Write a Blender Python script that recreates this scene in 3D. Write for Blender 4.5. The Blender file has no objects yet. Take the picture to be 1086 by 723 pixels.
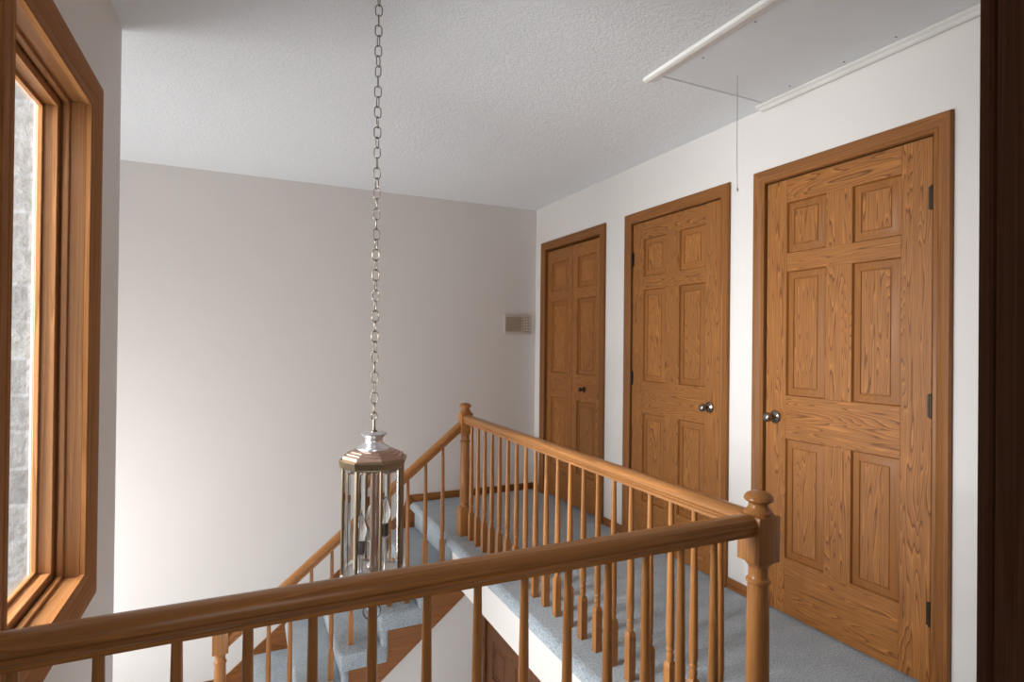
import bpy, bmesh, math, random
from mathutils import Vector, Matrix
random.seed(7)
C = bpy.context.scene.collection
V = Vector

# ------------------------------------------------------------------ camera
HC = 1.2635
yaw, pitch, roll = 0.4378, 0.0055, 0.0105
cam = bpy.data.cameras.new('camera'); co = bpy.data.objects.new('camera', cam); C.objects.link(co)
cam.sensor_width = 36.0; cam.lens = 606.57 / 1086 * 36.0; cam.clip_start = 0.02
F = V((math.sin(yaw) * math.cos(pitch), math.cos(yaw) * math.cos(pitch), math.sin(pitch)))
R0 = V((math.cos(yaw), -math.sin(yaw), 0)); U0 = R0.cross(F)
Rv = R0 * math.cos(roll) + U0 * math.sin(roll); Uv = U0 * math.cos(roll) - R0 * math.sin(roll)
M = Matrix((Rv, Uv, -F)).transposed().to_4x4(); M.translation = V((0, 0, HC))
co.matrix_world = M
bpy.context.scene.camera = co

# ------------------------------------------------------------------ materials
def new_mat(name):
    m = bpy.data.materials.new(name); m.use_nodes = True
    nt = m.node_tree; b = nt.nodes['Principled BSDF']
    return m, nt, b

def N(nt, t, **kw):
    n = nt.nodes.new(t)
    for k, v in kw.items():
        if k in n.inputs: n.inputs[k].default_value = v
        else: setattr(n, k, v)
    return n

def ramp(nt, stops, interp='LINEAR'):
    r = nt.nodes.new('ShaderNodeValToRGB'); cr = r.color_ramp; cr.interpolation = interp
    while len(cr.elements) < len(stops): cr.elements.new(0.5)
    for e, (p, c) in zip(cr.elements, stops):
        e.position = p; e.color = (*c, 1)
    return r

def plain(name, col, rough=0.5, metal=0.0, bump=None, spec=0.5, var=1.0):
    m, nt, b = new_mat(name)
    b.inputs['Base Color'].default_value = (*col, 1)
    b.inputs['Roughness'].default_value = rough; b.inputs['Metallic'].default_value = metal
    b.inputs['Specular IOR Level'].default_value = spec
    tc = N(nt, 'ShaderNodeTexCoord')
    n = N(nt, 'ShaderNodeTexNoise', Scale=6.0, Detail=3.0)
    nt.links.new(tc.outputs['Object'], n.inputs['Vector'])
    r = ramp(nt, [(0.3, tuple(c * (1 - 0.04 * var) for c in col)), (0.7, tuple(min(1, c * (1 + 0.03 * var)) for c in col))])
    nt.links.new(n.outputs['Fac'], r.inputs['Fac']); nt.links.new(r.outputs['Color'], b.inputs['Base Color'])
    if bump:
        sc, st, dist = bump
        n2 = N(nt, 'ShaderNodeTexNoise', Scale=sc, Detail=4.0, Roughness=0.6)
        nt.links.new(tc.outputs['Object'], n2.inputs['Vector'])
        bp = N(nt, 'ShaderNodeBump', Strength=st, Distance=dist)
        nt.links.new(n2.outputs['Fac'], bp.inputs['Height']); nt.links.new(bp.outputs['Normal'], b.inputs['Normal'])
    return m

def wood(name, light, dark, axis, across=9.0, along=0.9, rings=9.0, contrast=1.0, rough=0.42, pore=0.25, coat=0.0, spec=0.3, wobble=0.5):
    m, nt, b = new_mat(name); L = nt.links.new
    tc = N(nt, 'ShaderNodeTexCoord'); oi = N(nt, 'ShaderNodeObjectInfo')
    mul = N(nt, 'ShaderNodeMath', operation='MULTIPLY'); mul.inputs[1].default_value = 23.7
    L(oi.outputs['Random'], mul.inputs[0])
    add = N(nt, 'ShaderNodeVectorMath', operation='ADD')
    L(tc.outputs['Object'], add.inputs[0]); L(mul.outputs[0], add.inputs[1])
    mp = N(nt, 'ShaderNodeMapping'); s = [across] * 3; s['XYZ'.index(axis)] = along
    mp.inputs['Scale'].default_value = s; L(add.outputs[0], mp.inputs['Vector'])
    nz = N(nt, 'ShaderNodeTexNoise', Scale=1.0, Detail=1.5, Roughness=0.45, Distortion=0.25)
    L(mp.outputs[0], nz.inputs['Vector'])
    # small wobble so that the ring lines are not perfectly clean
    mp3 = N(nt, 'ShaderNodeMapping'); s3 = [across * 6] * 3; s3['XYZ'.index(axis)] = along * 9
    mp3.inputs['Scale'].default_value = s3; L(add.outputs[0], mp3.inputs['Vector'])
    nw = N(nt, 'ShaderNodeTexNoise', Scale=1.0, Detail=2.0); L(mp3.outputs[0], nw.inputs['Vector'])
    wob = N(nt, 'ShaderNodeMath', operation='MULTIPLY'); wob.inputs[1].default_value = wobble; L(nw.outputs['Fac'], wob.inputs[0])
    m1 = N(nt, 'ShaderNodeMath', operation='MULTIPLY'); m1.inputs[1].default_value = rings * 2; L(nz.outputs['Fac'], m1.inputs[0])
    m1b = N(nt, 'ShaderNodeMath', operation='ADD'); L(m1.outputs[0], m1b.inputs[0]); L(wob.outputs[0], m1b.inputs[1])
    fr = N(nt, 'ShaderNodeMath', operation='FRACT'); L(m1b.outputs[0], fr.inputs[0])
    mid = tuple(l + (d - l) * 0.22 * contrast for l, d in zip(light, dark))
    dk = tuple(l + (d - l) * contrast for l, d in zip(light, dark))
    hi = tuple(min(1, c * (1 + 0.30 * contrast)) for c in light)
    r = ramp(nt, [(0.0, mid), (0.10, hi), (0.26, light), (0.55, tuple(c * 0.93 for c in light)), (0.78, mid), (0.93, dk), (1.0, mid)])
    L(fr.outputs[0], r.inputs['Fac'])
    mp2 = N(nt, 'ShaderNodeMapping'); s2 = [across * 28] * 3; s2['XYZ'.index(axis)] = along * 5
    mp2.inputs['Scale'].default_value = s2; L(add.outputs[0], mp2.inputs['Vector'])
    pn = N(nt, 'ShaderNodeTexNoise', Scale=1.0, Detail=2.0); L(mp2.outputs[0], pn.inputs['Vector'])
    pr = ramp(nt, [(0.40, (1 - pore,) * 3), (0.58, (1, 1, 1))]); L(pn.outputs['Fac'], pr.inputs['Fac'])
    mx = N(nt, 'ShaderNodeMixRGB', blend_type='MULTIPLY'); mx.inputs[0].default_value = 1.0
    L(r.outputs['Color'], mx.inputs[1]); L(pr.outputs['Color'], mx.inputs[2])
    # slight value drift between pieces
    hv = N(nt, 'ShaderNodeHueSaturation'); mr = N(nt, 'ShaderNodeMapRange')
    mr.inputs['To Min'].default_value = 0.90; mr.inputs['To Max'].default_value = 1.08
    L(oi.outputs['Random'], mr.inputs['Value']); L(mr.outputs[0], hv.inputs['Value']); L(mx.outputs[0], hv.inputs['Color'])
    L(hv.outputs[0], b.inputs['Base Color'])
    b.inputs['Roughness'].default_value = rough
    b.inputs['Specular IOR Level'].default_value = spec
    b.inputs['Coat Weight'].default_value = coat; b.inputs['Coat Roughness'].default_value = 0.18
    bp = N(nt, 'ShaderNodeBump', Strength=0.12, Distance=0.001); L(pn.outputs['Fac'], bp.inputs['Height']); L(bp.outputs['Normal'], b.inputs['Normal'])
    return m

OAK_L, OAK_D = (0.355, 0.139, 0.034), (0.140, 0.044, 0.009)
woodZ = wood('oak_door_upright', OAK_L, OAK_D, 'Z', 17, 1.15, 11.5, 1.0, pore=0.24, wobble=0.3)
woodY = wood('oak_door_crosswise', OAK_L, OAK_D, 'Y', 17, 1.15, 11.5, 1.0, pore=0.24, wobble=0.3)
CAS_L, CAS_D = (0.255, 0.097, 0.023), (0.165, 0.057, 0.012)
casZ = wood('oak_casing_upright', CAS_L, CAS_D, 'Z', 20, 0.5, 4, 0.7, pore=0.12)
casY = wood('oak_casing_along_hall', CAS_L, CAS_D, 'Y', 20, 0.5, 4, 0.7, pore=0.12)
casX = wood('oak_casing_across', CAS_L, CAS_D, 'X', 20, 0.5, 4, 0.7, pore=0.12)
PB_L, PB_D = (0.285, 0.108, 0.025), (0.20, 0.070, 0.014)
panZ = wood('oak_panel_moulding', PB_L, PB_D, 'Z', 25, 0.8, 3, 0.5, pore=0.1)
RAIL_L, RAIL_D = (0.40, 0.168, 0.048), (0.25, 0.093, 0.022)
railX = wood('oak_rail_across', RAIL_L, RAIL_D, 'X', 24, 0.6, 4, 0.6, rough=0.3, pore=0.15, coat=0.12)
railY = wood('oak_rail_along_hall', RAIL_L, RAIL_D, 'Y', 24, 0.6, 4, 0.6, rough=0.3, pore=0.15, coat=0.12)
railZ = wood('oak_turned', RAIL_L, RAIL_D, 'Z', 24, 0.6, 4, 0.6, rough=0.3, pore=0.15, coat=0.12)
WIN_L, WIN_D = (0.40, 0.175, 0.062), (0.24, 0.088, 0.024)
winZ = wood('window_oak_upright', WIN_L, WIN_D, 'Z', 18, 0.5, 5, 0.7, pore=0.12)
winY = wood('window_oak_level', WIN_L, WIN_D, 'Y', 18, 0.5, 5, 0.7, pore=0.12)
shade_oak = wood('shade_darkened_oak_jamb', (0.095, 0.039, 0.018), (0.060, 0.024, 0.011), 'Z', 20, 0.5, 4, 0.6, rough=0.6, coat=0.0, spec=0.1)  # jamb oak in shadow: the shade is put into this dark colour
stringM = wood('oak_stringer', (0.27, 0.098, 0.026), (0.18, 0.06, 0.014), 'X', 14, 0.7, 4, 0.7, pore=0.12)

wall_white = plain('warm_white_wall_paint', (0.715, 0.682, 0.655), 0.75, bump=(220, 0.08, 0.002), spec=0.3, var=0.15)
trim_white = plain('white_trim_paint', (0.80, 0.785, 0.75), 0.5, spec=0.4)
hatch_paint = plain('grey_white_hatch_board', (0.69, 0.71, 0.73), 0.6, spec=0.3, var=0.5)

def ceiling_mat():
    m, nt, b = new_mat('textured_ceiling_paint'); L = nt.links.new
    b.inputs['Base Color'].default_value = (0.78, 0.80, 0.82, 1); b.inputs['Roughness'].default_value = 0.85
    b.inputs['Specular IOR Level'].default_value = 0.2
    tc = N(nt, 'ShaderNodeTexCoord')
    n = N(nt, 'ShaderNodeTexNoise', Scale=60.0, Detail=3.0, Roughness=0.6, Distortion=1.2)
    L(tc.outputs['Object'], n.inputs['Vector'])
    r = ramp(nt, [(0.42, (0, 0, 0)), (0.56, (1, 1, 1))]); L(n.outputs['Fac'], r.inputs['Fac'])
    bp = N(nt, 'ShaderNodeBump', Strength=0.42, Distance=0.004); L(r.outputs['Color'], bp.inputs['Height']); L(bp.outputs['Normal'], b.inputs['Normal'])
    return m
ceil_m = ceiling_mat()

def carpet_mat():
    m, nt, b = new_mat('blue_grey_cut_pile_carpet'); L = nt.links.new
    tc = N(nt, 'ShaderNodeTexCoord')
    n = N(nt, 'ShaderNodeTexNoise', Scale=130.0, Detail=3.0, Roughness=0.7); L(tc.outputs['Object'], n.inputs['Vector'])
    r = ramp(nt, [(0.30, (0.20, 0.235, 0.28)), (0.5, (0.37, 0.425, 0.468)), (0.70, (0.55, 0.602, 0.638))]); L(n.outputs['Fac'], r.inputs['Fac'])
    n2 = N(nt, 'ShaderNodeTexNoise', Scale=9.0, Detail=4.0, Roughness=0.6); L(tc.outputs['Object'], n2.inputs['Vector'])
    r2 = ramp(nt, [(0.35, (0.90, 0.91, 0.92)), (0.65, (1.06, 1.05, 1.04))]); L(n2.outputs['Fac'], r2.inputs['Fac'])
    mx = N(nt, 'ShaderNodeMixRGB', blend_type='MULTIPLY'); mx.inputs[0].default_value = 1.0
    L(r.outputs['Color'], mx.inputs[1]); L(r2.outputs['Color'], mx.inputs[2]); L(mx.outputs[0], b.inputs['Base Color'])
    b.inputs['Roughness'].default_value = 0.95; b.inputs['Specular IOR Level'].default_value = 0.1
    b.inputs['Sheen Weight'].default_value = 0.25
    bp = N(nt, 'ShaderNodeBump', Strength=0.8, Distance=0.006); L(n.outputs['Fac'], bp.inputs['Height']); L(bp.outputs['Normal'], b.inputs['Normal'])
    return m
carpet = carpet_mat()

def stone_mat():
    m, nt, b = new_mat('pale_stone_blocks'); L = nt.links.new
    tc = N(nt, 'ShaderNodeTexCoord'); sp = N(nt, 'ShaderNodeSeparateXYZ'); cb = N(nt, 'ShaderNodeCombineXYZ')
    L(tc.outputs['Object'], sp.inputs[0]); L(sp.outputs['X'], cb.inputs['X']); L(sp.outputs['Z'], cb.inputs['Y'])
    br = N(nt, 'ShaderNodeTexBrick', Scale=1.0); br.inputs['Color1'].default_value = (0.120, 0.118, 0.114, 1)
    br.inputs['Color2'].default_value = (0.080, 0.080, 0.080, 1); br.inputs['Mortar'].default_value = (0.125, 0.125, 0.128, 1)
    br.inputs['Brick Width'].default_value = 0.16; br.inputs['Row Height'].default_value = 0.12; br.inputs['Mortar Size'].default_value = 0.006
    L(cb.outputs[0], br.inputs['Vector'])
    n = N(nt, 'ShaderNodeTexNoise', Scale=30.0, Detail=4.0); L(tc.outputs['Object'], n.inputs['Vector'])
    r = ramp(nt, [(0.3, (0.75,) * 3), (0.7, (1.1,) * 3)]); L(n.outputs['Fac'], r.inputs['Fac'])
    mx = N(nt, 'ShaderNodeMixRGB', blend_type='MULTIPLY'); mx.inputs[0].default_value = 1.0
    L(br.outputs['Color'], mx.inputs[1]); L(r.outputs['Color'], mx.inputs[2]); L(mx.outputs[0], b.inputs['Base Color'])
    b.inputs['Roughness'].default_value = 0.9
    bp = N(nt, 'ShaderNodeBump', Strength=0.6, Distance=0.02); L(n.outputs['Fac'], bp.inputs['Height']); L(bp.outputs['Normal'], b.inputs['Normal'])
    return m
stone = stone_mat()

def thin_glass():
    m, nt, b = new_mat('clear_window_glass'); L = nt.links.new
    nt.nodes.remove(b)
    tr = N(nt, 'ShaderNodeBsdfTransparent'); tr.inputs[0].default_value = (0.94, 0.96, 0.97, 1)
    gl = N(nt, 'ShaderNodeBsdfGlossy', Roughness=0.02)
    fn0 = N(nt, 'ShaderNodeFresnel', IOR=1.5); mx = N(nt, 'ShaderNodeMixShader')
    ge = N(nt, 'ShaderNodeNewGeometry'); mr = N(nt, 'ShaderNodeMapRange')
    mr.inputs['To Min'].default_value = 1.5; mr.inputs['To Max'].default_value = 1 / 1.5
    L(ge.outputs['Backfacing'], mr.inputs['Value']); L(mr.outputs[0], fn0.inputs['IOR'])
    fn = N(nt, 'ShaderNodeMath', operation='MULTIPLY'); fn.inputs[1].default_value = 0.45; L(fn0.outputs[0], fn.inputs[0])
    L(fn.outputs[0], mx.inputs[0]); L(tr.outputs[0], mx.inputs[1]); L(gl.outputs[0], mx.inputs[2])
    L(mx.outputs[0], nt.nodes['Material Output'].inputs['Surface'])
    return m
win_glass = thin_glass()

def real_glass(name, rough=0.0, ior=1.46):
    m, nt, b = new_mat(name)
    b.inputs['Base Color'].default_value = (0.97, 0.99, 0.99, 1)
    b.inputs['Transmission Weight'].default_value = 1.0; b.inputs['Roughness'].default_value = rough; b.inputs['IOR'].default_value = ior
    return m
lantern_glass = real_glass('bevelled_lantern_glass')
bulb_glass = real_glass('clear_bulb_glass', 0.02, 1.3)
brass = plain('antique_brass', (0.32, 0.24, 0.15), 0.32, 1.0)
copper = plain('brushed_copper_brass', (0.47, 0.32, 0.25), 0.38, 1.0)
silver = plain('satin_nickel', (0.78, 0.78, 0.80), 0.3, 1.0)
chainm = plain('aged_brass_chain', (0.20, 0.165, 0.135), 0.42, 1.0)
bronze = plain('dark_bronze_hardware', (0.055, 0.042, 0.032), 0.45, 1.0)
pewter = plain('pewter_knob', (0.30, 0.27, 0.24), 0.2, 1.0)
sleeve = plain('dark_candle_socket', (0.06, 0.05, 0.05), 0.45)
plate_m = plain('beige_plastic', (0.56, 0.50, 0.43), 0.45)
grille_m = plain('tan_grille', (0.42, 0.345, 0.275), 0.55)
button_m = plain('cream_buttons', (0.66, 0.60, 0.50), 0.4)
black = plain('dark_void', (0.02, 0.018, 0.015), 0.8)
cordm = plain('grey_cord', (0.30, 0.28, 0.26), 0.7)
nailm = plain('grey_screw', (0.12, 0.11, 0.10), 0.5)

# ------------------------------------------------------------------ mesh builder
class MB:
    def __init__(s): s.bm = bmesh.new(); s.mats = []
    def mi(s, m):
        if m not in s.mats: s.mats.append(m)
        return s.mats.index(m)
    def add(s, verts, faces, mat):
        i = s.mi(mat); vs = [s.bm.verts.new(v) for v in verts]; out = []
        for f in faces:
            try: fc = s.bm.faces.new([vs[k] for k in f]); fc.material_index = i; out.append(fc)
            except ValueError: pass
        return out
    def box(s, a, b, mat, bev=0.0, seg=2):
        (x0, y0, z0), (x1, y1, z1) = [min(p) for p in zip(a, b)], [max(p) for p in zip(a, b)]
        vs = [(x0, y0, z0), (x1, y0, z0), (x1, y1, z0), (x0, y1, z0), (x0, y0, z1), (x1, y0, z1), (x1, y1, z1), (x0, y1, z1)]
        fs = [(0, 3, 2, 1), (4, 5, 6, 7), (0, 1, 5, 4), (1, 2, 6, 5), (2, 3, 7, 6), (3, 0, 4, 7)]
        out = s.add(vs, fs, mat)
        if bev:
            es = {e for f in out for e in f.edges}
            bmesh.ops.bevel(s.bm, geom=list(es), offset=bev, segments=seg, affect='EDGES', profile=0.5)
        return s
    def lathe(s, prof, mat, c=(0, 0, 0), n=24, axis='Z', cap=True, rot=0.0):
        """prof: list of (r, h)"""
        vs = []; c = V(c)
        for r, h in prof:
            for k in range(n):
                a = 2 * math.pi * k / n + rot
                p = (r * math.cos(a), r * math.sin(a), h)
                if axis == '-X': p = (-p[2], p[1], p[0])
                elif axis == '-Y': p = (p[0], -p[2], p[1])
                vs.append(V(p) + c)
        fs = []
        for i in range(len(prof) - 1):
            for k in range(n):
                fs.append((i * n + k, i * n + (k + 1) % n, (i + 1) * n + (k + 1) % n, (i + 1) * n + k))
        if cap:
            fs.append(tuple(range(n))[::-1]); fs.append(tuple((len(prof) - 1) * n + k for k in range(n)))
        s.add(vs, fs, mat); return s
    def sweep(s, sections, mat, closed_path=False, cap=True, mats=None):
        """sections: list of rings (equal length point lists)"""
        n = len(sections[0]); vs = [p for r in sections for p in r]; m = len(sections)
        for i in range(m if closed_path else m - 1):
            j = (i + 1) % m
            mm = mats[i] if mats else mat
            s.add([*sections[i], *sections[j]], [(k, (k + 1) % n, n + (k + 1) % n, n + k) for k in range(n)], mm)
        if cap and not closed_path:
            s.add(sections[0], [tuple(range(n))[::-1]], mats[0] if mats else mat); s.add(sections[-1], [tuple(range(n))], mats[-1] if mats else mat)
        return s
    def prism(s, poly, axis, a, b, mat):
        """poly: 2D points in the two other axes (in XYZ order)"""
        def P(p, t):
            return {'X': (t, p[0], p[1]), 'Y': (p[0], t, p[1]), 'Z': (p[0], p[1], t)}[axis]
        n = len(poly)
        s.add([P(p, a) for p in poly] + [P(p, b) for p in poly],
              [(k, (k + 1) % n, n + (k + 1) % n, n + k) for k in range(n)] + [tuple(range(n))[::-1], tuple(range(n, 2 * n))], mat)
        return s
    def tube(s, path, r, mat, n=8, closed=False):
        pts = [V(p) for p in path]; rings = []; m = len(pts)
        up = V((0.123, 0.456, 0.88)).normalized()
        for i, p in enumerate(pts):
            if closed: d = pts[(i + 1) % m] - pts[i - 1]
            else: d = pts[min(i + 1, m - 1)] - pts[max(i - 1, 0)]
            d.normalize(); a = d.cross(up).normalized(); b = d.cross(a)
            rings.append([p + (a * math.cos(2 * math.pi * k / n) + b * math.sin(2 * math.pi * k / n)) * r for k in range(n)])
        return s.sweep(rings, mat, closed_path=closed)
    def build(s, name, parent=None, at=None, ang=35):
        """geometry in world coordinates; origin goes to `at` (or the parent's place)"""
        o0 = V(at) if at is not None else (parent_world(parent) if parent else V((0, 0, 0)))
        bm = s.bm
        bmesh.ops.remove_doubles(bm, verts=bm.verts, dist=1e-6)
        bmesh.ops.recalc_face_normals(bm, faces=bm.faces)
        bmesh.ops.translate(bm, verts=bm.verts, vec=-o0)
        for f in bm.faces: f.smooth = True
        me = bpy.data.meshes.new(name); bm.to_mesh(me); bm.free()
        me.set_sharp_from_angle(angle=math.radians(ang))
        for m in s.mats: me.materials.append(m)
        o = bpy.data.objects.new(name, me); C.objects.link(o)
        if parent: o.parent = parent; o.location = o0 - parent_world(parent)
        else: o.location = o0
        return o

def parent_world(p):
    v = V(p.location)
    while p.parent: p = p.parent; v += V(p.location)
    return v

def tag(o, label, cat, group=None, kind=None):
    o['label'] = label; o['category'] = cat
    if group: o['group'] = group
    if kind: o['kind'] = kind
    return o

def empty(name, loc, label, cat, group=None, kind=None):
    o = bpy.data.objects.new(name, None); C.objects.link(o); o.location = loc; o.empty_display_size = 0.1
    return tag(o, label, cat, group, kind)

def copy_part(src, parent, world, label=None):
    o = src.copy(); C.objects.link(o); o.parent = parent; o.location = V(world) - parent_world(parent)
    return o

# ------------------------------------------------------------------ key dimensions
H = 2.44; XR = 2.3155; YB = 4.465; XL = -0.4346; YL = 2.593; ZLOW = -2.60
XE = 1.205            # carpeted edge of the upper hall along the stairwell
YF = 1.31             # edge of the front strip of hall floor
YST = 3.485           # open side of the stair
RISE = 0.19; GO = 0.231
Rk = lambda k: 1.245 - GO * (k - 1)
TH = 0.24

# ------------------------------------------------------------------ room shell
def structure(mb, name, label, cat, at=None):
    return tag(mb.build(name, at=at), label, cat, kind='structure')

structure(MB().box((-2.0, YB, ZLOW), (2.5, YB + 0.12, H + 0.1), wall_white), 'wall_back',
          'plain warm white wall at the far end behind the stairs', 'wall')

DOORS = {1: (3.460, 4.273), 2: (2.313, 3.080), 3: (1.266, 2.010)}
DTOP = 2.056
mb = MB(); ys = [-1.6]
for k in (3, 2, 1): ys += [DOORS[k][0] - 0.022, DOORS[k][1] + 0.022]
ys.append(YB)
for i in range(0, len(ys), 2): mb.box((XR, ys[i], 0), (XR + 0.11, ys[i + 1], DTOP + 0.022), wall_white)
mb.box((XR, -1.6, DTOP + 0.022), (XR + 0.11, YB, H), wall_white)
mb.box((XR + 0.11, -1.6, 0), (XR + 0.13, YB, H), black)
mb.box((XR + 0.10, -1.6, -0.3), (XR + 0.13, YB, 0.0), black)  # unseen black backing added to stop outside light leaking under the doors
structure(mb, 'wall_right', 'bright white hall wall holding the three oak doors', 'wall')

WY0, WY1, WZ0, WZ1 = 1.455, 2.090, 0.560, 1.970     # window opening
mb = MB()
mb.box((XL - 0.116, -1.6, ZLOW), (XL, WY0 - 0.02, H), wall_white)
mb.box((XL - 0.116, WY1 + 0.02, ZLOW), (XL, YL, H), wall_white)
mb.box((XL - 0.116, WY0 - 0.02, ZLOW), (XL, WY1 + 0.02, WZ0 - 0.02), wall_white)
mb.box((XL - 0.116, WY0 - 0.02, WZ1 + 0.02), (XL, WY1 + 0.02, H), wall_white)
structure(mb, 'wall_left', 'white wall around the tall oak framed window', 'wall')

# the stair wing that opens to the left behind the window wall
mb = MB().box((-1.95, YL - 0.115, ZLOW), (XL - 0.116, YL, H), wall_white)
structure(mb, 'wall_wing', 'white side wall of the stair landing recess', 'wall')
mb = MB()
mb.box((-2.0, YL, ZLOW), (-1.88, YB, -0.9), wall_white); mb.box((-2.0, YL, 1.55), (-1.88, YB, H), wall_white)
mb.box((-2.0, YL, -0.9), (-1.88, 2.75, 1.55), wall_white); mb.box((-2.0, 4.30, -0.9), (-1.88, YB, 1.55), wall_white)
structure(mb, 'wall_landing', 'white outer wall of the stair landing with a window opening', 'wall')
structure(MB().box((-3.2, YL - 0.22, ZLOW), (XL - 0.116, YL - 0.116, 3.2), stone), 'wall_exterior',
          'pale rough stone block wall seen outside through the window', 'wall')

# ceiling with the attic opening
HX0, HX1, HY0, HY1 = 1.636, 2.252, 0.60, 1.982
mb = MB()
mb.box((-2.0, -1.6, H), (HX0, YB, H + 0.1), ceil_m); mb.box((HX1, -1.6, H), (XR + 0.15, YB, H + 0.1), ceil_m)
mb.box((HX0, -1.6, H), (HX1, HY0, H + 0.1), ceil_m); mb.box((HX0, HY1, H), (HX1, YB, H + 0.1), ceil_m)
mb.box((HX0, HY0, H + 0.08), (HX1, HY1, H + 0.1), black)
structure(mb, 'ceiling', 'grey white textured ceiling over the hall and stairwell', 'ceiling')

# upper floor: carpet with a rolled edge towards the stairwell
def roll(x):
    pts = [(XR + 0.10, 0.0), (x + 0.04, 0.0)]
    for k in range(1, 7):
        a = math.radians(90 + 15 * k * 1.0)
        pts.append((x + 0.04 + 0.04 * math.cos(a) , -0.04 + 0.04 * math.sin(a)))
    pts += [(x + 0.002, -0.05), (x + 0.010, -0.058), (x + 0.05, -0.058), (XR + 0.10, -0.058)]
    return pts
mb = MB().prism(roll(XE), 'Y', YF - 0.05, YB, carpet)
mb.box((XL, 0.0, -0.058), (XR + 0.10, YF, 0.0), carpet, 0.0)
mb.box((XL, -1.6, -0.058), (XR + 0.10, 0.0, 0.0), carpet)
structure(mb, 'floor', 'blue grey carpeted floor of the upstairs hall', 'floor')
mb = MB().box((XE + 0.012, YF, -TH), (XE + 0.032, YST - 0.02, -0.058), wall_white)
mb.box((XL, YF - 0.03, -TH), (XE + 0.032, YF - 0.01, -0.058), wall_white)
structure(mb, 'trim_1', 'white fascia board under the carpeted hall edge', 'trim')
mb = MB().box((XE + 0.03, YF - 0.03, -TH), (XR + 0.1, YST - 0.003, -TH + 0.012), wall_white).box((XL, -1.6, -TH), (XR + 0.1, YF - 0.03, -TH + 0.012), wall_white)
structure(mb, 'ceiling_lower', 'white ceiling of the floor below', 'ceiling')
structure(MB().box((-2.0, -1.6, ZLOW - 0.1), (XR + 0.1, YB + 0.1, ZLOW), carpet), 'floor_lower', 'carpeted floor of the storey below', 'floor')

# wall below the stair and the hallway wall downstairs
XD = 1.437
x0 = -0.35
stair_low = lambda x: -0.545 + 0.80 * (x - 1.086)
mb = MB().prism([(x0, ZLOW), (XD, ZLOW), (XD, -TH - 0.001), (1.40, -TH - 0.001), (1.40, stair_low(1.40) + 0.005), (x0, stair_low(x0) + 0.005)], 'Y', YST + 0.022, YST + 0.06, wall_white)
structure(mb, 'wall_understair', 'shaded white wall closing the space under the stairs', 'wall')
LD0, LD1, LDT = 2.68, 3.44, -0.50
mb = MB()
mb.box((XD, LD1 + 0.02, ZLOW), (XD + 0.1, YST + 0.06, -TH), wall_white)
mb.box((XD, YF, ZLOW), (XD + 0.1, LD0 - 0.02, -TH), wall_white)
mb.box((XD, LD0 - 0.02, LDT + 0.02), (XD + 0.1, LD1 + 0.02, -TH), wall_white)
structure(mb, 'wall_downstairs', 'shaded white wall of the passage downstairs under the hall', 'wall')

# front wall with the doorway the picture is taken from
FX = 0.634
mb = MB()
mb.box((XL, 0.165, 0), (-0.24, 0.292, H), wall_white); mb.box((FX + 0.02, 0.165, 0), (XR, 0.292, H), wall_white)
mb.box((-0.24, 0.165, 2.08), (FX + 0.02, 0.292, H), wall_white)
structure(mb, 'wall_front', 'white wall containing the bedroom doorway', 'wall')
structure(MB().box((XL - 0.116, -1.7, 0), (XR + 0.1, -1.6, H), wall_white), 'wall_bedroom', 'white wall of the bedroom behind the doorway', 'wall')
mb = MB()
mb.box((FX, 0.165, 0), (FX + 0.02, 0.292, 2.06), shade_oak, 0.002)
mb.box((FX - 0.011, 0.190, 0), (FX, 0.225, 2.06), shade_oak, 0.002)
mb.box((FX + 0.006, 0.292, 0), (FX + 0.07, 0.310, 2.12), shade_oak, 0.004)
mb.box((FX + 0.006, 0.147, 0), (FX + 0.07, 0.165, 2.12), shade_oak, 0.004)
mb.box((-0.24, 0.165, 2.06), (FX + 0.02, 0.292, 2.08), shade_oak)
mb.box((-0.24, 0.165, 0), (-0.22, 0.292, 2.06), shade_oak)
structure(mb, 'trim_2', 'shade-darkened oak door jamb and casing at the right edge of the view', 'door frame')

# baseboards
def basebd(mb, a, b):
    mb.box(a, b, casY, 0.003)
mb = MB()
for a, b in ((4.355, YB - 0.001), (3.155, 3.383), (2.080, 2.240), (0.292, 1.190)):
    mb.box((XR - 0.012, a, 0), (XR - 0.0002, b, 0.055), casY, 0.003)
structure(mb, 'baseboard_right', 'low oak baseboard along the hall wall between the doors', 'baseboard')
structure(MB().box((1.19, YB - 0.012, 0), (XR - 0.012, YB - 0.0002, 0.057), casX, 0.003), 'baseboard_back', 'low oak baseboard along the far wall of the hall', 'baseboard')

# ------------------------------------------------------------------ doors
CASPROF = [(0.0, 0.0), (0.0, 0.009), (0.004, 0.012), (0.014, 0.012), (0.018, 0.010), (0.024, 0.012), (0.040, 0.0165), (0.052, 0.019), (0.060, 0.019), (0.064, 0.014), (0.064, 0.0)]
def casing_u(mb, x, y0, y1, z0, z1, sgn=-1, prof=CASPROF, casZ=casZ, casY=casY):
    """door casing on a wall at plane X=x, sticking out towards sgn*X; opening y0..y1, z0..z1"""
    secs = [[(x + sgn * t, y0 - w, z0) for w, t in prof], [(x + sgn * t, y0 - w, z1 + w) for w, t in prof],
            [(x + sgn * t, y1 + w, z1 + w) for w, t in prof], [(x + sgn * t, y1 + w, z0) for w, t in prof]]
    mb.sweep(secs, casZ, mats=[casZ, casY, casZ])
    return mb

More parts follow.
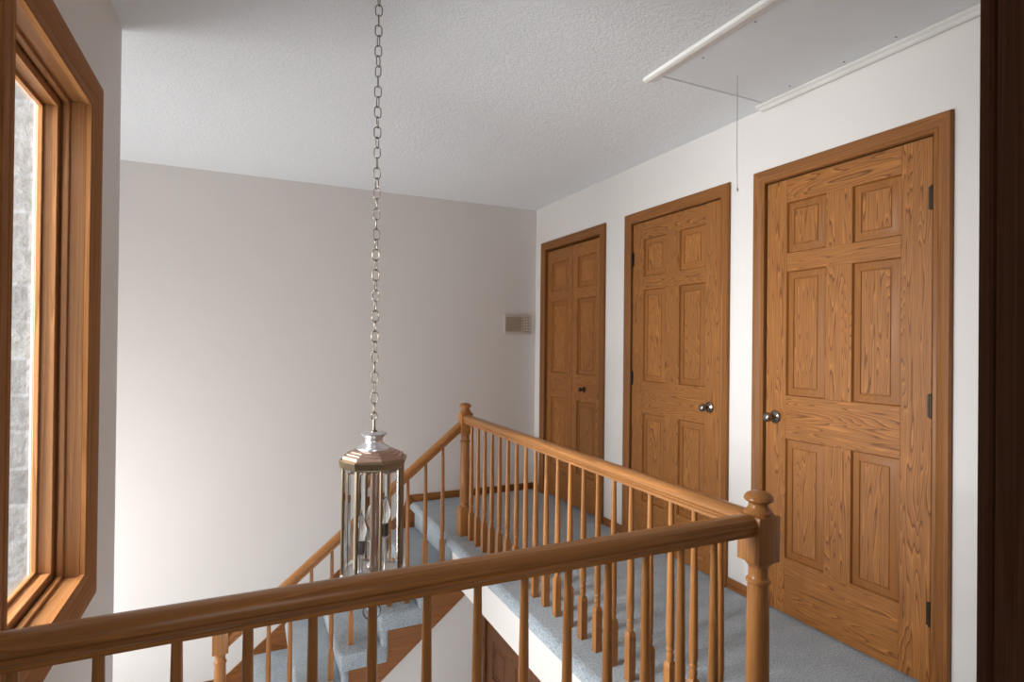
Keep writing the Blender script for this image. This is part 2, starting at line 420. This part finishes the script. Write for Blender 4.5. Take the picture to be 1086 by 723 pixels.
PANEL_RINGS = [(0.0, 0.0), (0.005, 0.011), (0.009, 0.011), (0.036, 0.0035), (0.0375, 0.0075), (0.041, 0.0075), (0.0425, 0.0045)]
def panel_mesh(mb, x, y0, y1, z0, z1, field, panZ):
    rings = [[(x + d, y0 + i, z0 + i), (x + d, y1 - i, z0 + i), (x + d, y1 - i, z1 - i), (x + d, y0 + i, z1 - i)] for i, d in PANEL_RINGS]
    mb.sweep(rings, panZ, cap=False); mb.add(rings[-1], [(0, 1, 2, 3)], field)
    return mb

def door_leaf(parent, x, y0, y1, z0, z1, cols, rows, name='door_leaf', woodZ=woodZ, woodY=woodY, panZ=panZ):
    """stile-and-rail leaf with its front at X=x facing -X; cols/rows: panel spans"""
    th = 0.034; mb = MB()
    yy = [y0] + [v for c in cols for v in c] + [y1]; zz = [z0] + [v for r in rows for v in r] + [z1]
    e = 0.0009
    mb.box((x, y0, z0), (x + th, yy[1], z1), woodZ, e, 1); mb.box((x, yy[-2], z0), (x + th, y1, z1), woodZ, e, 1)
    for i in range(0, len(zz), 2): mb.box((x, yy[1], zz[i]), (x + th, yy[-2], zz[i + 1]), woodY, e, 1)
    for i in range(2, len(yy) - 2, 2):
        for r in rows: mb.box((x, yy[i], r[0]), (x + th, yy[i + 1], r[1]), woodZ, e, 1)
    mb.box((x + 0.02, y0 + 0.01, z0 + 0.01), (x + th - 0.002, y1 - 0.01, z1 - 0.01), panZ)
    leaf = mb.build(name, parent, at=(x, (y0 + y1) / 2, z0))
    for c in cols:
        for r in rows:
            panel_mesh(MB(), x, c[0], c[1], r[0], r[1], woodZ, panZ).build('panel', leaf, at=(x, (c[0] + c[1]) / 2, r[0]))
    return leaf

KNOB = [(0.0, 0.0), (0.031, 0.0), (0.031, 0.004), (0.026, 0.009), (0.014, 0.011), (0.010, 0.016), (0.0095, 0.030), (0.012, 0.034), (0.018, 0.040), (0.0225, 0.049), (0.0225, 0.055), (0.018, 0.063), (0.010, 0.0675), (0.0, 0.068)]
def knob(parent, x, y, z, s=1.0, mat=pewter):
    k = MB().lathe([(r * s, h * s) for r, h in KNOB], mat, (x, y, z), 24, '-X', cap=False).build('door_knob', parent, at=(x, y, z), ang=50)
    k['label'] = 'round dark pewter knob'
    return k
def hinge(parent, x, y, z, side):
    mb = MB().lathe([(0.0, -0.047), (0.004, -0.046), (0.0065, -0.044), (0.0065, 0.044), (0.004, 0.046), (0.0, 0.047)], bronze, (x - 0.006, y, z), 12, cap=False)
    mb.box((x - 0.0016, y, z - 0.043), (x + 0.004, y - side * 0.016, z + 0.043), bronze, 0.0006, 1)
    h = mb.build('hinge', parent, at=(x, y, z)); h['label'] = 'dark bronze hinge'
    return h

def jambs(parent, x, y0, y1, z1):
    mb = MB(); g = 0.0065
    mb.box((x, y0 - 0.0215, 0), (x + 0.10, y0 - g, z1 + g), casZ); mb.box((x, y1 + g, 0), (x + 0.10, y1 + 0.0215, z1 + g), casZ)
    mb.box((x, y0 - 0.0215, z1 + g), (x + 0.10, y1 + 0.0215, z1 + 0.0215), casY)
    mb.box((x + 0.045, y0 - g, 0), (x + 0.058, y0 + 0.008, z1), casZ); mb.box((x + 0.045, y1 - 0.008, 0), (x + 0.058, y1 + g, z1), casZ)
    return mb.build('jamb', parent)

ROWS = [(0.272, 0.832), (1.035, 1.620), (1.705, 1.945)]
XF = XR + 0.003
def make_door(n, label, hinge_hi, knob_y):
    y0, y1 = DOORS[n]
    d = empty('door_%d' % n, (XR, (y0 + y1) / 2, 0), label, 'door', kind='structure')
    casing_u(MB(), XR, y0 - 0.008, y1 + 0.008, 0.0, DTOP + 0.008).build('casing', d)
    jambs(d, XR + 0.0002, y0, y1, DTOP)
    w = y1 - y0; st = 0.112; pw = (w - 2 * st - 0.122) / 2
    cols = [(y0 + st, y0 + st + pw), (y1 - st - pw, y1 - st)]
    lf = door_leaf(d, XF, y0, y1, 0.010, DTOP, cols, ROWS)
    hy = y1 + 0.002 if hinge_hi else y0 - 0.002
    for z in (0.277, 1.05, 1.827): hinge(d, XF, hy, z, 1 if hinge_hi else -1)
    knob(d, XF, knob_y, 0.928)
    return d
make_door(3, 'large closed six panel oak door nearest the front newel post, knob on its left', False, 1.955)
make_door(2, 'closed six panel oak door between the bifold closet and the nearest door', True, 2.385)

y0, y1 = DOORS[1]; ym = 3.866
d1 = empty('door_1', (XR, ym, 0), 'narrow looking oak bifold closet door in the far corner of the hall', 'door', kind='structure')
casing_u(MB(), XR, y0 - 0.008, y1 + 0.008, 0.0, DTOP + 0.008).build('casing', d1)
jambs(d1, XR + 0.0002, y0, y1, DTOP)
for a, b in ((y0, ym - 0.002), (ym + 0.002, y1)):
    lf = door_leaf(d1, XF + 0.012, a, b, 0.018, DTOP - 0.01, [(a + 0.072, b - 0.072)], ROWS)
    if a == y0: kn = knob(lf, XF + 0.012, 3.684, 0.926, 0.72, bronze)

# door downstairs
SHD_L, SHD_D = (0.150, 0.052, 0.013), (0.070, 0.021, 0.005)  # oak colours darkened to stand in for the shade downstairs
shdZ = wood('shade_darkened_oak_upright', SHD_L, SHD_D, 'Z', 14, 1.05, 9.5, 1.0, wobble=0.28); shdY = wood('shade_darkened_oak_crosswise', SHD_L, SHD_D, 'Y', 14, 1.05, 9.5, 1.0, wobble=0.28)
d4 = empty('door_4', (XD, (LD0 + LD1) / 2, ZLOW), 'shade-darkened panelled oak door downstairs glimpsed under the hall edge', 'door', kind='structure')
casing_u(MB(), XD, LD0 - 0.008, LD1 + 0.008 - 0.03, ZLOW, LDT + 0.008, casZ=shdZ, casY=shdY).build('casing', d4)
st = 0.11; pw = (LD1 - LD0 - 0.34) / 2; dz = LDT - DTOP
door_leaf(d4, XD + 0.006, LD0, LD1, ZLOW + 0.01, LDT, [(LD0 + st, LD0 + st + pw), (LD1 - st - pw, LD1 - st)], [(a + dz, b + dz) for a, b in ROWS], woodZ=shdZ, woodY=shdY, panZ=shdZ)

# ------------------------------------------------------------------ window
w1 = empty('window_1', (XL, (WY0 + WY1) / 2, WZ0), 'tall oak framed casement window in the left wall', 'window', kind='structure')
WPROF = [(0.0, 0.0), (0.0, 0.012), (0.006, 0.015), (0.022, 0.015), (0.026, 0.012), (0.030, 0.012), (0.036, 0.016), (0.070, 0.021), (0.084, 0.021), (0.089, 0.017), (0.096, 0.017), (0.096, 0.0)]
mb = MB(); a0, a1, b0, b1 = WY0 + 0.004, WY1 - 0.004, WZ0 + 0.004, WZ1 - 0.004
secs = [[(XL + t, a0 - w, b0 - w * 1.08) for w, t in WPROF], [(XL + t, a0 - w, b1 + w) for w, t in WPROF], [(XL + t, a1 + w * 1.3, b1 + w) for w, t in WPROF], [(XL + t, a1 + w * 1.3, b0 - w * 1.08) for w, t in WPROF]]
WC_L, WC_D = (0.33, 0.140, 0.048), (0.21, 0.080, 0.024)
wcZ = wood('window_casing_upright', WC_L, WC_D, 'Z', 20, 0.5, 4, 0.6, pore=0.12, rough=0.65, spec=0.05); wcY = wood('window_casing_level', WC_L, WC_D, 'Y', 20, 0.5, 4, 0.6, pore=0.12, rough=0.65, spec=0.05)
mb.sweep(secs, casZ, closed_path=True, mats=[wcZ, wcY, wcZ, wcY]); mb.build('casing', w1)
def ringframe(mb, x0, x1, i0, i1, mv, mh, bev=0.0015):
    """rectangular frame between inset i0 and i1 from the opening, x0..x1 deep"""
    A = (WY0 + i0, WY1 - i0, WZ0 + i0, WZ1 - i0); B = (WY0 + i1, WY1 - i1, WZ0 + i1, WZ1 - i1)
    mb.box((x0, A[0], A[2]), (x1, B[0], A[3]), mv, bev, 1); mb.box((x0, B[1], A[2]), (x1, A[1], A[3]), mv, bev, 1)
    mb.box((x0, B[0], A[2]), (x1, B[1], B[2]), mh, bev, 1); mb.box((x0, B[0], B[3]), (x1, B[1], A[3]), mh, bev, 1)
mb = MB(); ringframe(mb, XL - 0.1155, XL - 0.0005, -0.0195, 0.0, winZ, winY); mb.build('jamb', w1)
mb = MB(); ringframe(mb, XL - 0.055, XL - 0.040, 0.0, 0.010, winZ, winY); mb.build('stop', w1)
mb = MB(); ringframe(mb, XL - 0.100, XL - 0.062, 0.003, 0.030, winZ, winY); ringframe(mb, XL - 0.108, XL - 0.095, 0.005, 0.040, winZ, winY); mb.build('sash', w1)
vinyl = plain('grey_vinyl', (0.45, 0.48, 0.55), 0.4)
mb = MB(); ringframe(mb, XL - 0.122, XL - 0.1165, -0.03, 0.012, vinyl, vinyl); mb.build('outer_frame', w1)['label'] = 'grey outer frame'
MB().box((XL - 0.112, WY0 + 0.03, WZ0 + 0.03), (XL - 0.109, WY1 - 0.03, WZ1 - 0.03), win_glass).build('window_glass', w1)

# ------------------------------------------------------------------ attic hatch
ht = empty('attic_hatch', (HX0, HY1, H), 'pull down attic hatch with white trim in the ceiling above the doors', 'attic hatch')
MB().box((HX0 + 0.004, HY0 + 0.004, H - 0.002), (HX1 - 0.003, HY1 - 0.005, H + 0.012), hatch_paint, 0.0012, 1).build('panel', ht)
TP = [(0.0, 0.0), (0.0, 0.006), (0.010, 0.010), (0.022, 0.009), (0.030, 0.016), (0.046, 0.018), (0.057, 0.013), (0.059, 0.0)]
mb = MB()
mb.sweep([[(HX0 - w, y, H - t) for w, t in TP] for y in (HY0 - 0.06, HY1 + 0.056)], trim_white)
mb.build('trim', ht)
mb = MB(); mb.sweep([[(HX1 + w * 1.05, y, H - t) for w, t in TP] for y in (HY0 - 0.06, HY1 + 0.05)], trim_white); mb.build('trim', ht)
MB().box((HX0 + 0.001, HY1 + 0.002, H - 0.003), (HX1 - 0.001, HY1 + 0.060, H - 0.0001), ceil_m, 0.001, 1).build('trim', ht)
MB().box((HX0 + 0.001, HY0 - 0.060, H - 0.012), (HX1 - 0.001, HY0 - 0.002, H - 0.0001), trim_white, 0.001, 1).build('trim', ht)
cx, cy = 1.918, 1.826
mb = MB().tube([(cx, cy, H - 0.003), (cx + 0.001, cy, H - 0.15), (cx, cy, H - 0.33), (cx + 0.005, cy, H - 0.49)], 0.0016, cordm, 6)
pc = mb.build('pull_cord', ht, at=(cx, cy, H)); pc['label'] = 'thin grey pull cord'
MB().lathe([(0.0, -0.012), (0.003, -0.011), (0.0042, -0.004), (0.003, 0.004), (0.0, 0.006)], cordm, (cx + 0.005, cy, H - 0.495), 10, cap=False).build('cord_knot', pc)
for px, py in ((1.66, 1.50), (1.68, 1.78), (2.22, 1.55), (2.21, 1.80), (2.215, 1.34)):
    MB().lathe([(0.0, -0.0035), (0.0035, -0.003), (0.0045, -0.0018), (0.0045, 0.0)], nailm, (px, py, H - 0.0005), 8, cap=False).build('screw_head', ht)

# ------------------------------------------------------------------ newel posts
FIN = [(0.038, 0.787), (0.0395, 0.790), (0.0395, 0.795), (0.034, 0.799), (0.0325, 0.802), (0.029, 0.806), (0.0265, 0.813), (0.0265, 0.818), (0.030, 0.8225), (0.0385, 0.826), (0.0405, 0.831), (0.038, 0.839), (0.031, 0.846), (0.020, 0.851), (0.0, 0.8535)]
def newel(x, y, zbase, dz, label):
    """square block top, turned shaft, square foot; dz shifts the upper block"""
    t = empty('newel_post', (x, y, zbase), label, 'newel post', 'oak newel posts of the stair railing')
    hw = 0.0405
    mb = MB()
    zt = zbase + 0.787 + dz; zb = zt - 0.131
    mb.box((x - hw, y - hw, zb), (x + hw, y + hw, zt), railZ, 0.003, 2)
    mb.build('top_block', t)
    S = [(0.040, zb + 0.002), (0.034, zb - 0.008), (0.029, zb - 0.013), (0.0265, zb - 0.020), (0.0265, zb - 0.046), (0.029, zb - 0.050), (0.0325, zb - 0.053), (0.0335, zb - 0.057), (0.0325, zb - 0.061), (0.0285, zb - 0.065), (0.0285, zb - 0.070), (0.0305, zb - 0.16), (0.0315, zb - 0.30)]
    S += [(0.0320, zbase + 0.24), (0.0285, zbase + 0.232), (0.0285, zbase + 0.222), (0.033, zbase + 0.216), (0.033, zbase + 0.209), (0.029, zbase + 0.204), (0.029, zbase + 0.190), (0.036, zbase + 0.181)]
    MB().lathe(S, railZ, (x, y, 0), 28).build('shaft', t)
    mb = MB()
    mb.box((x - hw, y - hw, zbase - 0.002), (x + hw, y + hw, zbase + 0.168), railZ, 0.003, 2)
    mb.lathe([(hw * 1.39, zbase + 0.168), (0.034 * 1.41, zbase + 0.178), (0.026 * 1.41, zbase + 0.184)], railZ, (x, y, 0), 4, rot=math.pi / 4)
    mb.build('base_block', t)
    MB().lathe([(r, h + zbase + dz) for r, h in FIN], railZ, (x, y, 0), 28, cap=False).build('finial', t)
    return t
NX, NY, FY = 1.335, 1.180, 3.570
newel(NX, NY, 0.0, 0.0, 'front oak newel post at the corner where two handrails meet')
newel(NX, FY, 0.0, 0.018, 'far oak newel post at the head of the stairs')
LN = (-0.100, FY, -6 * RISE)
newel(*LN, 0.02, 'lower oak newel post on the landing at the foot of the sloping handrail')

# ------------------------------------------------------------------ railings
PRH = [(0.0, 0.0), (0.020, 0.0), (0.0205, 0.010), (0.024, 0.012), (0.0268, 0.017), (0.0238, 0.0215), (0.0248, 0.0245), (0.0300, 0.029), (0.0310, 0.038), (0.0285, 0.046), (0.0225, 0.052), (0.012, 0.0565), (0.0, 0.058)]
RAILP = [(w, h) for w, h in PRH] + [(-w, h) for w, h in PRH[-2:0:-1]]
B_SIDE = 0.0155
def baluster_mesh(L, foot=0.175):
    """turned baluster standing at the origin: square foot, vase, long taper up to height L"""
    mb = MB(); f = foot
    mb.box((-B_SIDE, -B_SIDE, -0.002), (B_SIDE, B_SIDE, f - 0.006), railZ, 0.0012, 1)
    mb.lathe([(B_SIDE * 1.38, f - 0.008), (B_SIDE * 1.22, f + 0.002), (B_SIDE * 0.98, f + 0.009)], railZ, n=4, rot=math.pi / 4)
    P = [(0.0125, f + 0.002), (0.0115, f + 0.010), (0.0128, f + 0.020), (0.0138, f + 0.028), (0.0128, f + 0.036), (0.0105, f + 0.043), (0.0108, f + 0.046), (0.0140, f + 0.0485), (0.0145, f + 0.052), (0.0138, f + 0.055), (0.0118, f + 0.058), (0.0118, f + 0.061), (0.0138, f + 0.064), (0.0145, f + 0.10), (0.0142, f + 0.17)]
    P += [(0.0142 + (0.0090 - 0.0142) * k / 6, f + 0.17 + (L + 0.004 - f - 0.17) * k / 6) for k in range(1, 7)]
    mb.lathe(P, railZ, n=16)
    return mb

RB = 0.733
fr = empty('front_railing', (0.4, NY, 0), 'oak railing crossing the view in front, window wall to front newel', 'railing')
secs = [[(x, NY + w, RB + h) for w, h in RAILP] for x in (XL + 0.001, NX - 0.0400)]
MB().sweep(secs, railX).build('handrail', fr)
b0 = baluster_mesh(RB).build('baluster'); b0.parent = fr
first = True; bal = b0
for k in range(14):
    w = V((1.168 - 0.1155 * k, NY, 0))
    if w.x < XL + 0.05: break
    if first: b0.location = w - parent_world(fr); first = False
    else: bal = copy_part(b0, fr, w)

sr = empty('hall_railing', (NX, 2.4, 0), 'oak railing along the carpeted hall edge between front and far newels', 'railing')
secs = [[(NX + w, y, RB + dz + h) for w, h in RAILP] for y, dz in ((NY + 0.0400, 0.0), (FY - 0.0400, 0.006))]
MB().sweep(secs, railY).build('handrail', sr)
for k in range(20): copy_part(b0, sr, (NX, 3.446 - 0.1117 * k, 0))

tr = empty('stair_railing', (0.6, FY, 0), 'oak railing sloping down the stairs from the far newel', 'railing')
SL = 0.824
ztop = lambda x: 0.470 + SL * (x - 0.953)
xs_ = (LN[0] + 0.0400, NX - 0.0400)
secs = [[(x, FY + w, ztop(x) - 0.058 * 1.27 + h * 1.27) for w, h in RAILP] for x in xs_]
MB().sweep(secs, railX).build('handrail', tr)
bl = {}
for k in range(11):
    x = 1.183 - 0.1151 * k
    step = next((i for i in range(1, 7) if x > Rk(i + 1) - 0.03), 6)
    step = min(step, 6); zb = -RISE * step
    Lb = round(ztop(x) - 0.058 * 1.27 - zb + 0.004, 4)
    o = baluster_mesh(Lb, 0.175).build('baluster'); o.parent = tr; o.location = V((x, FY, zb)) - parent_world(tr)

# ------------------------------------------------------------------ staircase
stc = empty('staircase', (Rk(1), FY, -RISE), 'carpeted blue grey stairs descending along the far wall', 'staircase')
for k in range(1, 6):
    zt = -RISE * k; xa, xb = Rk(k + 1) - 0.032, Rk(k) + 0.012
    mb = MB()
    mb.box((xa, YST - 0.012, zt - 0.055), (xb, YB - 0.013, zt), carpet, 0.024, 4)              # tread with rolled nosing
    mb.box((xa + 0.012, YST - 0.022, zt - 0.108), (xb + 0.015, YST + 0.05, zt - 0.004), carpet, 0.016, 3)   # wrapped open end
    mb.box((Rk(k + 1) - 0.008, YST - 0.014, zt - RISE - 0.09), (Rk(k + 1) + 0.030, YST + 0.04, zt - 0.02), carpet, 0.010, 3)
    mb.box((Rk(k + 1), YST, zt - RISE - 0.01), (Rk(k + 1) + 0.03, YB - 0.013, zt - 0.03), carpet)       # riser below
    mb.build('carpeted_step', stc, ang=60)
mb = MB().box((Rk(1), YST - 0.06, -RISE - 0.02), (Rk(1) + 0.03, YB - 0.013, -0.03), carpet)
mb.build('top_riser', stc)
zl = -6 * RISE
mb = MB().box((-1.875, YST - 0.012, zl - 0.06), (Rk(6) + 0.012, YB - 0.013, zl), carpet, 0.02, 3).build('landing', stc)
# stringer on the open side, cut below the steps
top = []
for k in range(0, 6):
    top += [(Rk(k + 1) + 0.012, -RISE * k - 0.05), (Rk(k + 1) + 0.012, -RISE * (k + 1) - 0.05)]
top = top[1:]
pts = [(1.436, -0.245)] + [(Rk(1) + 0.012, -0.245)] + top + [(-0.30, zl - 0.05), (-0.30, stair_low(-0.30)), (1.436, stair_low(1.436))]
MB().prism(pts, 'Y', YST - 0.002, YST + 0.022, stringM).build('stringer', stc)
sk = lambda x: -0.437 + 0.816 * (x - 0.684)
xk = 1.185
pts = [(xk + 0.02, 0.057), (xk, 0.050), (1.15, sk(1.15)), (-0.08, sk(-0.08)), (-0.12, zl + 0.06), (-1.875, zl + 0.06), (-1.875, zl - 0.05), (0.0, zl - 0.05), (Rk(1) + 0.02, -0.26), (Rk(1) + 0.02, 0.0)]
MB().prism(pts, 'Y', YB - 0.013, YB - 0.0003, stringM).build('skirt_board', stc)

# ------------------------------------------------------------------ pendant lantern
LX, LY = 0.3835, 1.866
pl = empty('pendant_lantern', (LX, LY, 0.53), 'octagonal brass and glass lantern hanging on a long chain in the stairwell', 'pendant light')
az = math.atan2(LX, LY); dcam = V((-math.sin(az), -math.cos(az))); rr = V((math.cos(az), -math.sin(az)))
vd = dcam * math.cos(math.radians(14)) + rr * math.sin(math.radians(14)); OR = math.atan2(vd.y, vd.x)
c0 = (LX, LY, 0)
ZT, ZBt = 0.872, 0.528
def octo(prof, mat, name, parent=pl, n=8, cap=True): 
    return MB().lathe(prof, mat, c0, n, cap=cap, rot=OR).build(name, parent, ang=20)
MB().lathe([(0.0, 0.976), (0.010, 0.976), (0.038, 0.974), (0.041, 0.971), (0.040, 0.967), (0.032, 0.961), (0.0275, 0.953), (0.028, 0.945), (0.034, 0.937), (0.045, 0.930), (0.052, 0.926), (0.053, 0.920), (0.0, 0.920)], silver, c0, 32, cap=False).build('cap', pl, ang=50)['label'] = 'shiny nickel cap'
octo([(0.050, 0.923), (0.071, 0.917), (0.074, 0.912), (0.084, 0.911), (0.086, 0.906), (0.097, 0.905), (0.099, 0.898), (0.099, 0.892), (0.06, 0.890)], copper, 'roof')['label'] = 'stepped copper roof'
octo([(0.095, 0.895), (0.108, 0.894), (0.1105, 0.890), (0.109, 0.882), (0.105, 0.870), (0.101, 0.866), (0.092, 0.866)], brass, 'top_band')
octo([(0.092, 0.870), (0.0965, 0.870), (0.0965, 0.862), (0.092, 0.862)], sleeve, 'inner_rim', cap=False)
octo([(0.0, 0.520), (0.100, 0.520), (0.103, 0.524), (0.102, 0.530), (0.094, 0.533), (0.088, 0.530), (0.0, 0.529)], silver, 'base_plate', cap=False)
octo([(0.0, 0.421), (0.005, 0.422), (0.006, 0.432), (0.005, 0.445), (0.010, 0.452), (0.014, 0.461), (0.010, 0.470), (0.018, 0.480), (0.045, 0.492), (0.075, 0.505), (0.090, 0.520), (0.0, 0.5205)], brass, 'bottom_finial', cap=False)
RG = 0.0985; ap = RG * math.cos(math.pi / 8)
for k in range(8):
    a = OR + k * math.pi / 4
    p = V((math.cos(a), math.sin(a), 0)) * (RG - 0.001); q = V((-math.sin(a), math.cos(a), 0))
    n_ = V((math.cos(a), math.sin(a), 0))
    ctr = V(c0) + p
    sec = [q * 0.0042 - n_ * 0.005, q * 0.0042 + n_ * 0.001, q * 0.002 + n_ * 0.0035, -q * 0.002 + n_ * 0.0035, -q * 0.0042 + n_ * 0.001, -q * 0.0042 - n_ * 0.005]
    MB().sweep([[ctr + s_ + V((0, 0, z)) for s_ in sec] for z in (0.531, 0.868)], brass).build('upright', pl)
    a2 = a + math.pi / 8
    n2 = V((math.cos(a2), math.sin(a2), 0)); q2 = V((-math.sin(a2), math.cos(a2), 0))
    hw = ap * math.tan(math.pi / 8) - 0.004; cc = V(c0) + n2 * (ap - 0.004)
    rings = []
    for ins, d in ((0.0, -0.0025), (0.0, -0.001), (0.011, 0.0018)):
        rings.append([cc + q2 * sx * (hw - ins) + V((0, 0, zz + (ins if sz < 0 else -ins))) + n2 * d for sx, sz, zz in ((-1, -1, 0.533), (1, -1, 0.533), (1, 1, 0.866), (-1, 1, 0.866))])
    MB().sweep(rings, lantern_glass).build('glass_pane', pl, ang=3)
MB().lathe([(0.016, 0.529), (0.016, 0.534), (0.009, 0.540), (0.0085, 0.60), (0.0085, 0.866)], copper, c0, 12).build('centre_column', pl)
BULB = [(0.0055, 0.0), (0.009, 0.008), (0.0145, 0.022), (0.0165, 0.034), (0.0145, 0.050), (0.0095, 0.068), (0.004, 0.082), (0.0, 0.090)]
for ang_, hgt in ((205, 0.0), (325, 0.05), (85, 0.02)):
    a = math.radians(ang_); bx, by = LX + 0.042 * math.cos(a), LY + 0.042 * math.sin(a); cb = (bx, by, 0)
    arm = MB().lathe([(0.0, 0.529), (0.014, 0.529), (0.015, 0.533), (0.006, 0.538), (0.004, 0.546), (0.007, 0.556), (0.004, 0.564), (0.0045, 0.585 + hgt), (0.011, 0.590 + hgt), (0.011, 0.594 + hgt)], silver, cb, 16).build('candle_arm', pl, ang=50)
    MB().lathe([(0.009, 0.594 + hgt), (0.0095, 0.632 + hgt), (0.0065, 0.634 + hgt)], sleeve, cb, 16).build('socket', arm)
    MB().lathe([(r, h + 0.632 + hgt) for r, h in BULB], bulb_glass, cb, 20, cap=False).build('flame_bulb', arm, ang=80)
# ring hanging from the bottom finial
th_ = math.radians(0)
mb = MB().tube([V((LX, LY, 0.397)) + (V((rr.x, rr.y, 0)) * math.cos(2 * math.pi * k / 28) + V((0, 0, 1)) * math.sin(2 * math.pi * k / 28)) * 0.0275 for k in range(28)], 0.0022, sleeve, 8, closed=True)
mb.build('pull_ring', pl)['label'] = 'dark metal ring'
# stem + chain
mb = MB().lathe([(0.011, 0.974), (0.011, 0.979), (0.0055, 0.982), (0.0045, 0.990), (0.0045, 1.012), (0.003, 1.016)], chainm, c0, 14)
mb.tube([V((LX, LY, 1.026)) + (V((rr.x, rr.y, 0)) * math.cos(2 * math.pi * k / 18) * 0.009 + V((0, 0, 1)) * math.sin(2 * math.pi * k / 18) * 0.013) for k in range(18)], 0.0022, chainm, 8, closed=True)
mb.build('stem', pl)
def link_mesh():
    pts = []; hl, r = 0.0077, 0.0105
    for k in range(11): a = math.pi * k / 10; pts.append((r * math.cos(a), 0, hl + r * math.sin(a)))
    for k in range(11): a = math.pi + math.pi * k / 10; pts.append((r * math.cos(a), 0, -hl + r * math.sin(a)))
    return MB().tube(pts, 0.00165, chainm, 8, closed=True)
zc = 1.0515; PITCH = 0.0331
nl = int((H - 0.045 - zc) / PITCH) + 1
ch = bpy.data.objects.new('chain', None); C.objects.link(ch); ch.parent = pl; ch.location = V((LX, LY, zc)) - parent_world(pl); ch.empty_display_size = 0.05
lk0 = None
for k in range(nl):
    if lk0 is None: lk0 = link_mesh().build('link'); lk0.parent = ch; o = lk0
    else: o = lk0.copy(); C.objects.link(o); o.parent = ch
    o.location = (0.0, 0, k * PITCH)
    o.rotation_euler = (0, 0, -az + (math.pi / 2 if k % 2 == 0 else 0) + 0.25 * math.sin(k * 0.9) + random.uniform(-0.4, 0.4))
ztop_ = zc + (nl - 1) * PITCH
MB().lathe([(0.0, H - 0.045), (0.006, H - 0.044), (0.008, H - 0.034), (0.03, H - 0.028), (0.055, H - 0.012), (0.06, H - 0.0005), (0.0, H - 0.0005)], brass, c0, 28, cap=False).build('ceiling_canopy', pl)

# ------------------------------------------------------------------ intercom on the far wall
ix0, ix1, iz0, iz1 = 2.008, 2.268, 1.352, 1.516
ic = empty('wall_intercom', ((ix0 + ix1) / 2, YB, iz0), 'small beige intercom panel on the far wall beside the corner', 'intercom')
MB().box((ix0, YB - 0.014, iz0), (ix1, YB - 0.0003, iz1), plate_m, 0.003, 2).build('faceplate', ic)
mb = MB().box((ix0 + 0.012, YB - 0.016, iz0 + 0.018), (ix0 + 0.165, YB - 0.013, iz1 - 0.018), grille_m, 0.0008, 1)
for k in range(13):
    z = iz0 + 0.026 + k * 0.0088; mb.box((ix0 + 0.016, YB - 0.0178, z), (ix0 + 0.161, YB - 0.0155, z + 0.004), grille_m)
mb.build('speaker_grille', ic)['label'] = 'tan slotted speaker grille'
MB().box((ix0 + 0.172, YB - 0.0155, iz0 + 0.018), (ix1 - 0.010, YB - 0.0135, iz1 - 0.018), grille_m, 0.0008, 1).build('control_panel', ic)
for r_ in range(5):
    for c_ in range(3):
        x = ix0 + 0.185 + c_ * 0.024; z = iz0 + 0.030 + r_ * 0.0235
        MB().box((x, YB - 0.020, z), (x + 0.014, YB - 0.0150, z + 0.012), button_m, 0.001, 1).build('button', ic)

# ------------------------------------------------------------------ light
wd = bpy.data.worlds.new('daylight'); bpy.context.scene.world = wd; wd.use_nodes = True
bg = wd.node_tree.nodes['Background']; bg.inputs['Color'].default_value = (0.93, 0.97, 1.0, 1); bg.inputs['Strength'].default_value = 2.2
def area(name, loc, target, sx, sy, power, col):
    l = bpy.data.lights.new(name, 'AREA'); l.shape = 'RECTANGLE'; l.size = sx; l.size_y = sy; l.energy = power; l.color = col
    o = bpy.data.objects.new(name, l); C.objects.link(o); o.location = loc
    o.rotation_euler = (V(target) - V(loc)).to_track_quat('-Z', 'Y').to_euler()
    return o
area('daylight_window', (-2.4, 1.7, 1.8), (0.8, 1.70, 1.2), 1.3, 2.2, 410, (1.0, 0.985, 0.965))
area('daylight_landing', (-2.15, 3.5, -0.35), (0.5, 3.9, -0.2), 1.4, 1.4, 46, (1.0, 0.98, 0.96))
area('fill_bedroom', (0.05, -1.5, 1.5), (0.6, 4.0, 1.4), 1.1, 1.6, 10, (1.0, 0.98, 0.96))  # unseen fill lamp added behind the camera; the bedroom has no window
area('fill_foyer', (-0.2, 1.7, -2.4), (0.0, 3.2, 0.6), 0.8, 1.6, 6, (1.0, 0.98, 0.96))  # unseen fill lamp added low in the stairwell, pointing up

sc = bpy.context.scene
vs = sc.view_settings; vs.view_transform = 'Standard'; vs.look = 'None'; vs.gamma = 1.0; vs.use_curve_mapping = False; vs.exposure = 0.18
sc.cycles.use_denoising = True
sc.cycles.max_bounces = 14; sc.cycles.diffuse_bounces = 8; sc.cycles.transmission_bounces = 12; sc.cycles.transparent_max_bounces = 16
sc.cycles.sample_clamp_indirect = 6.0
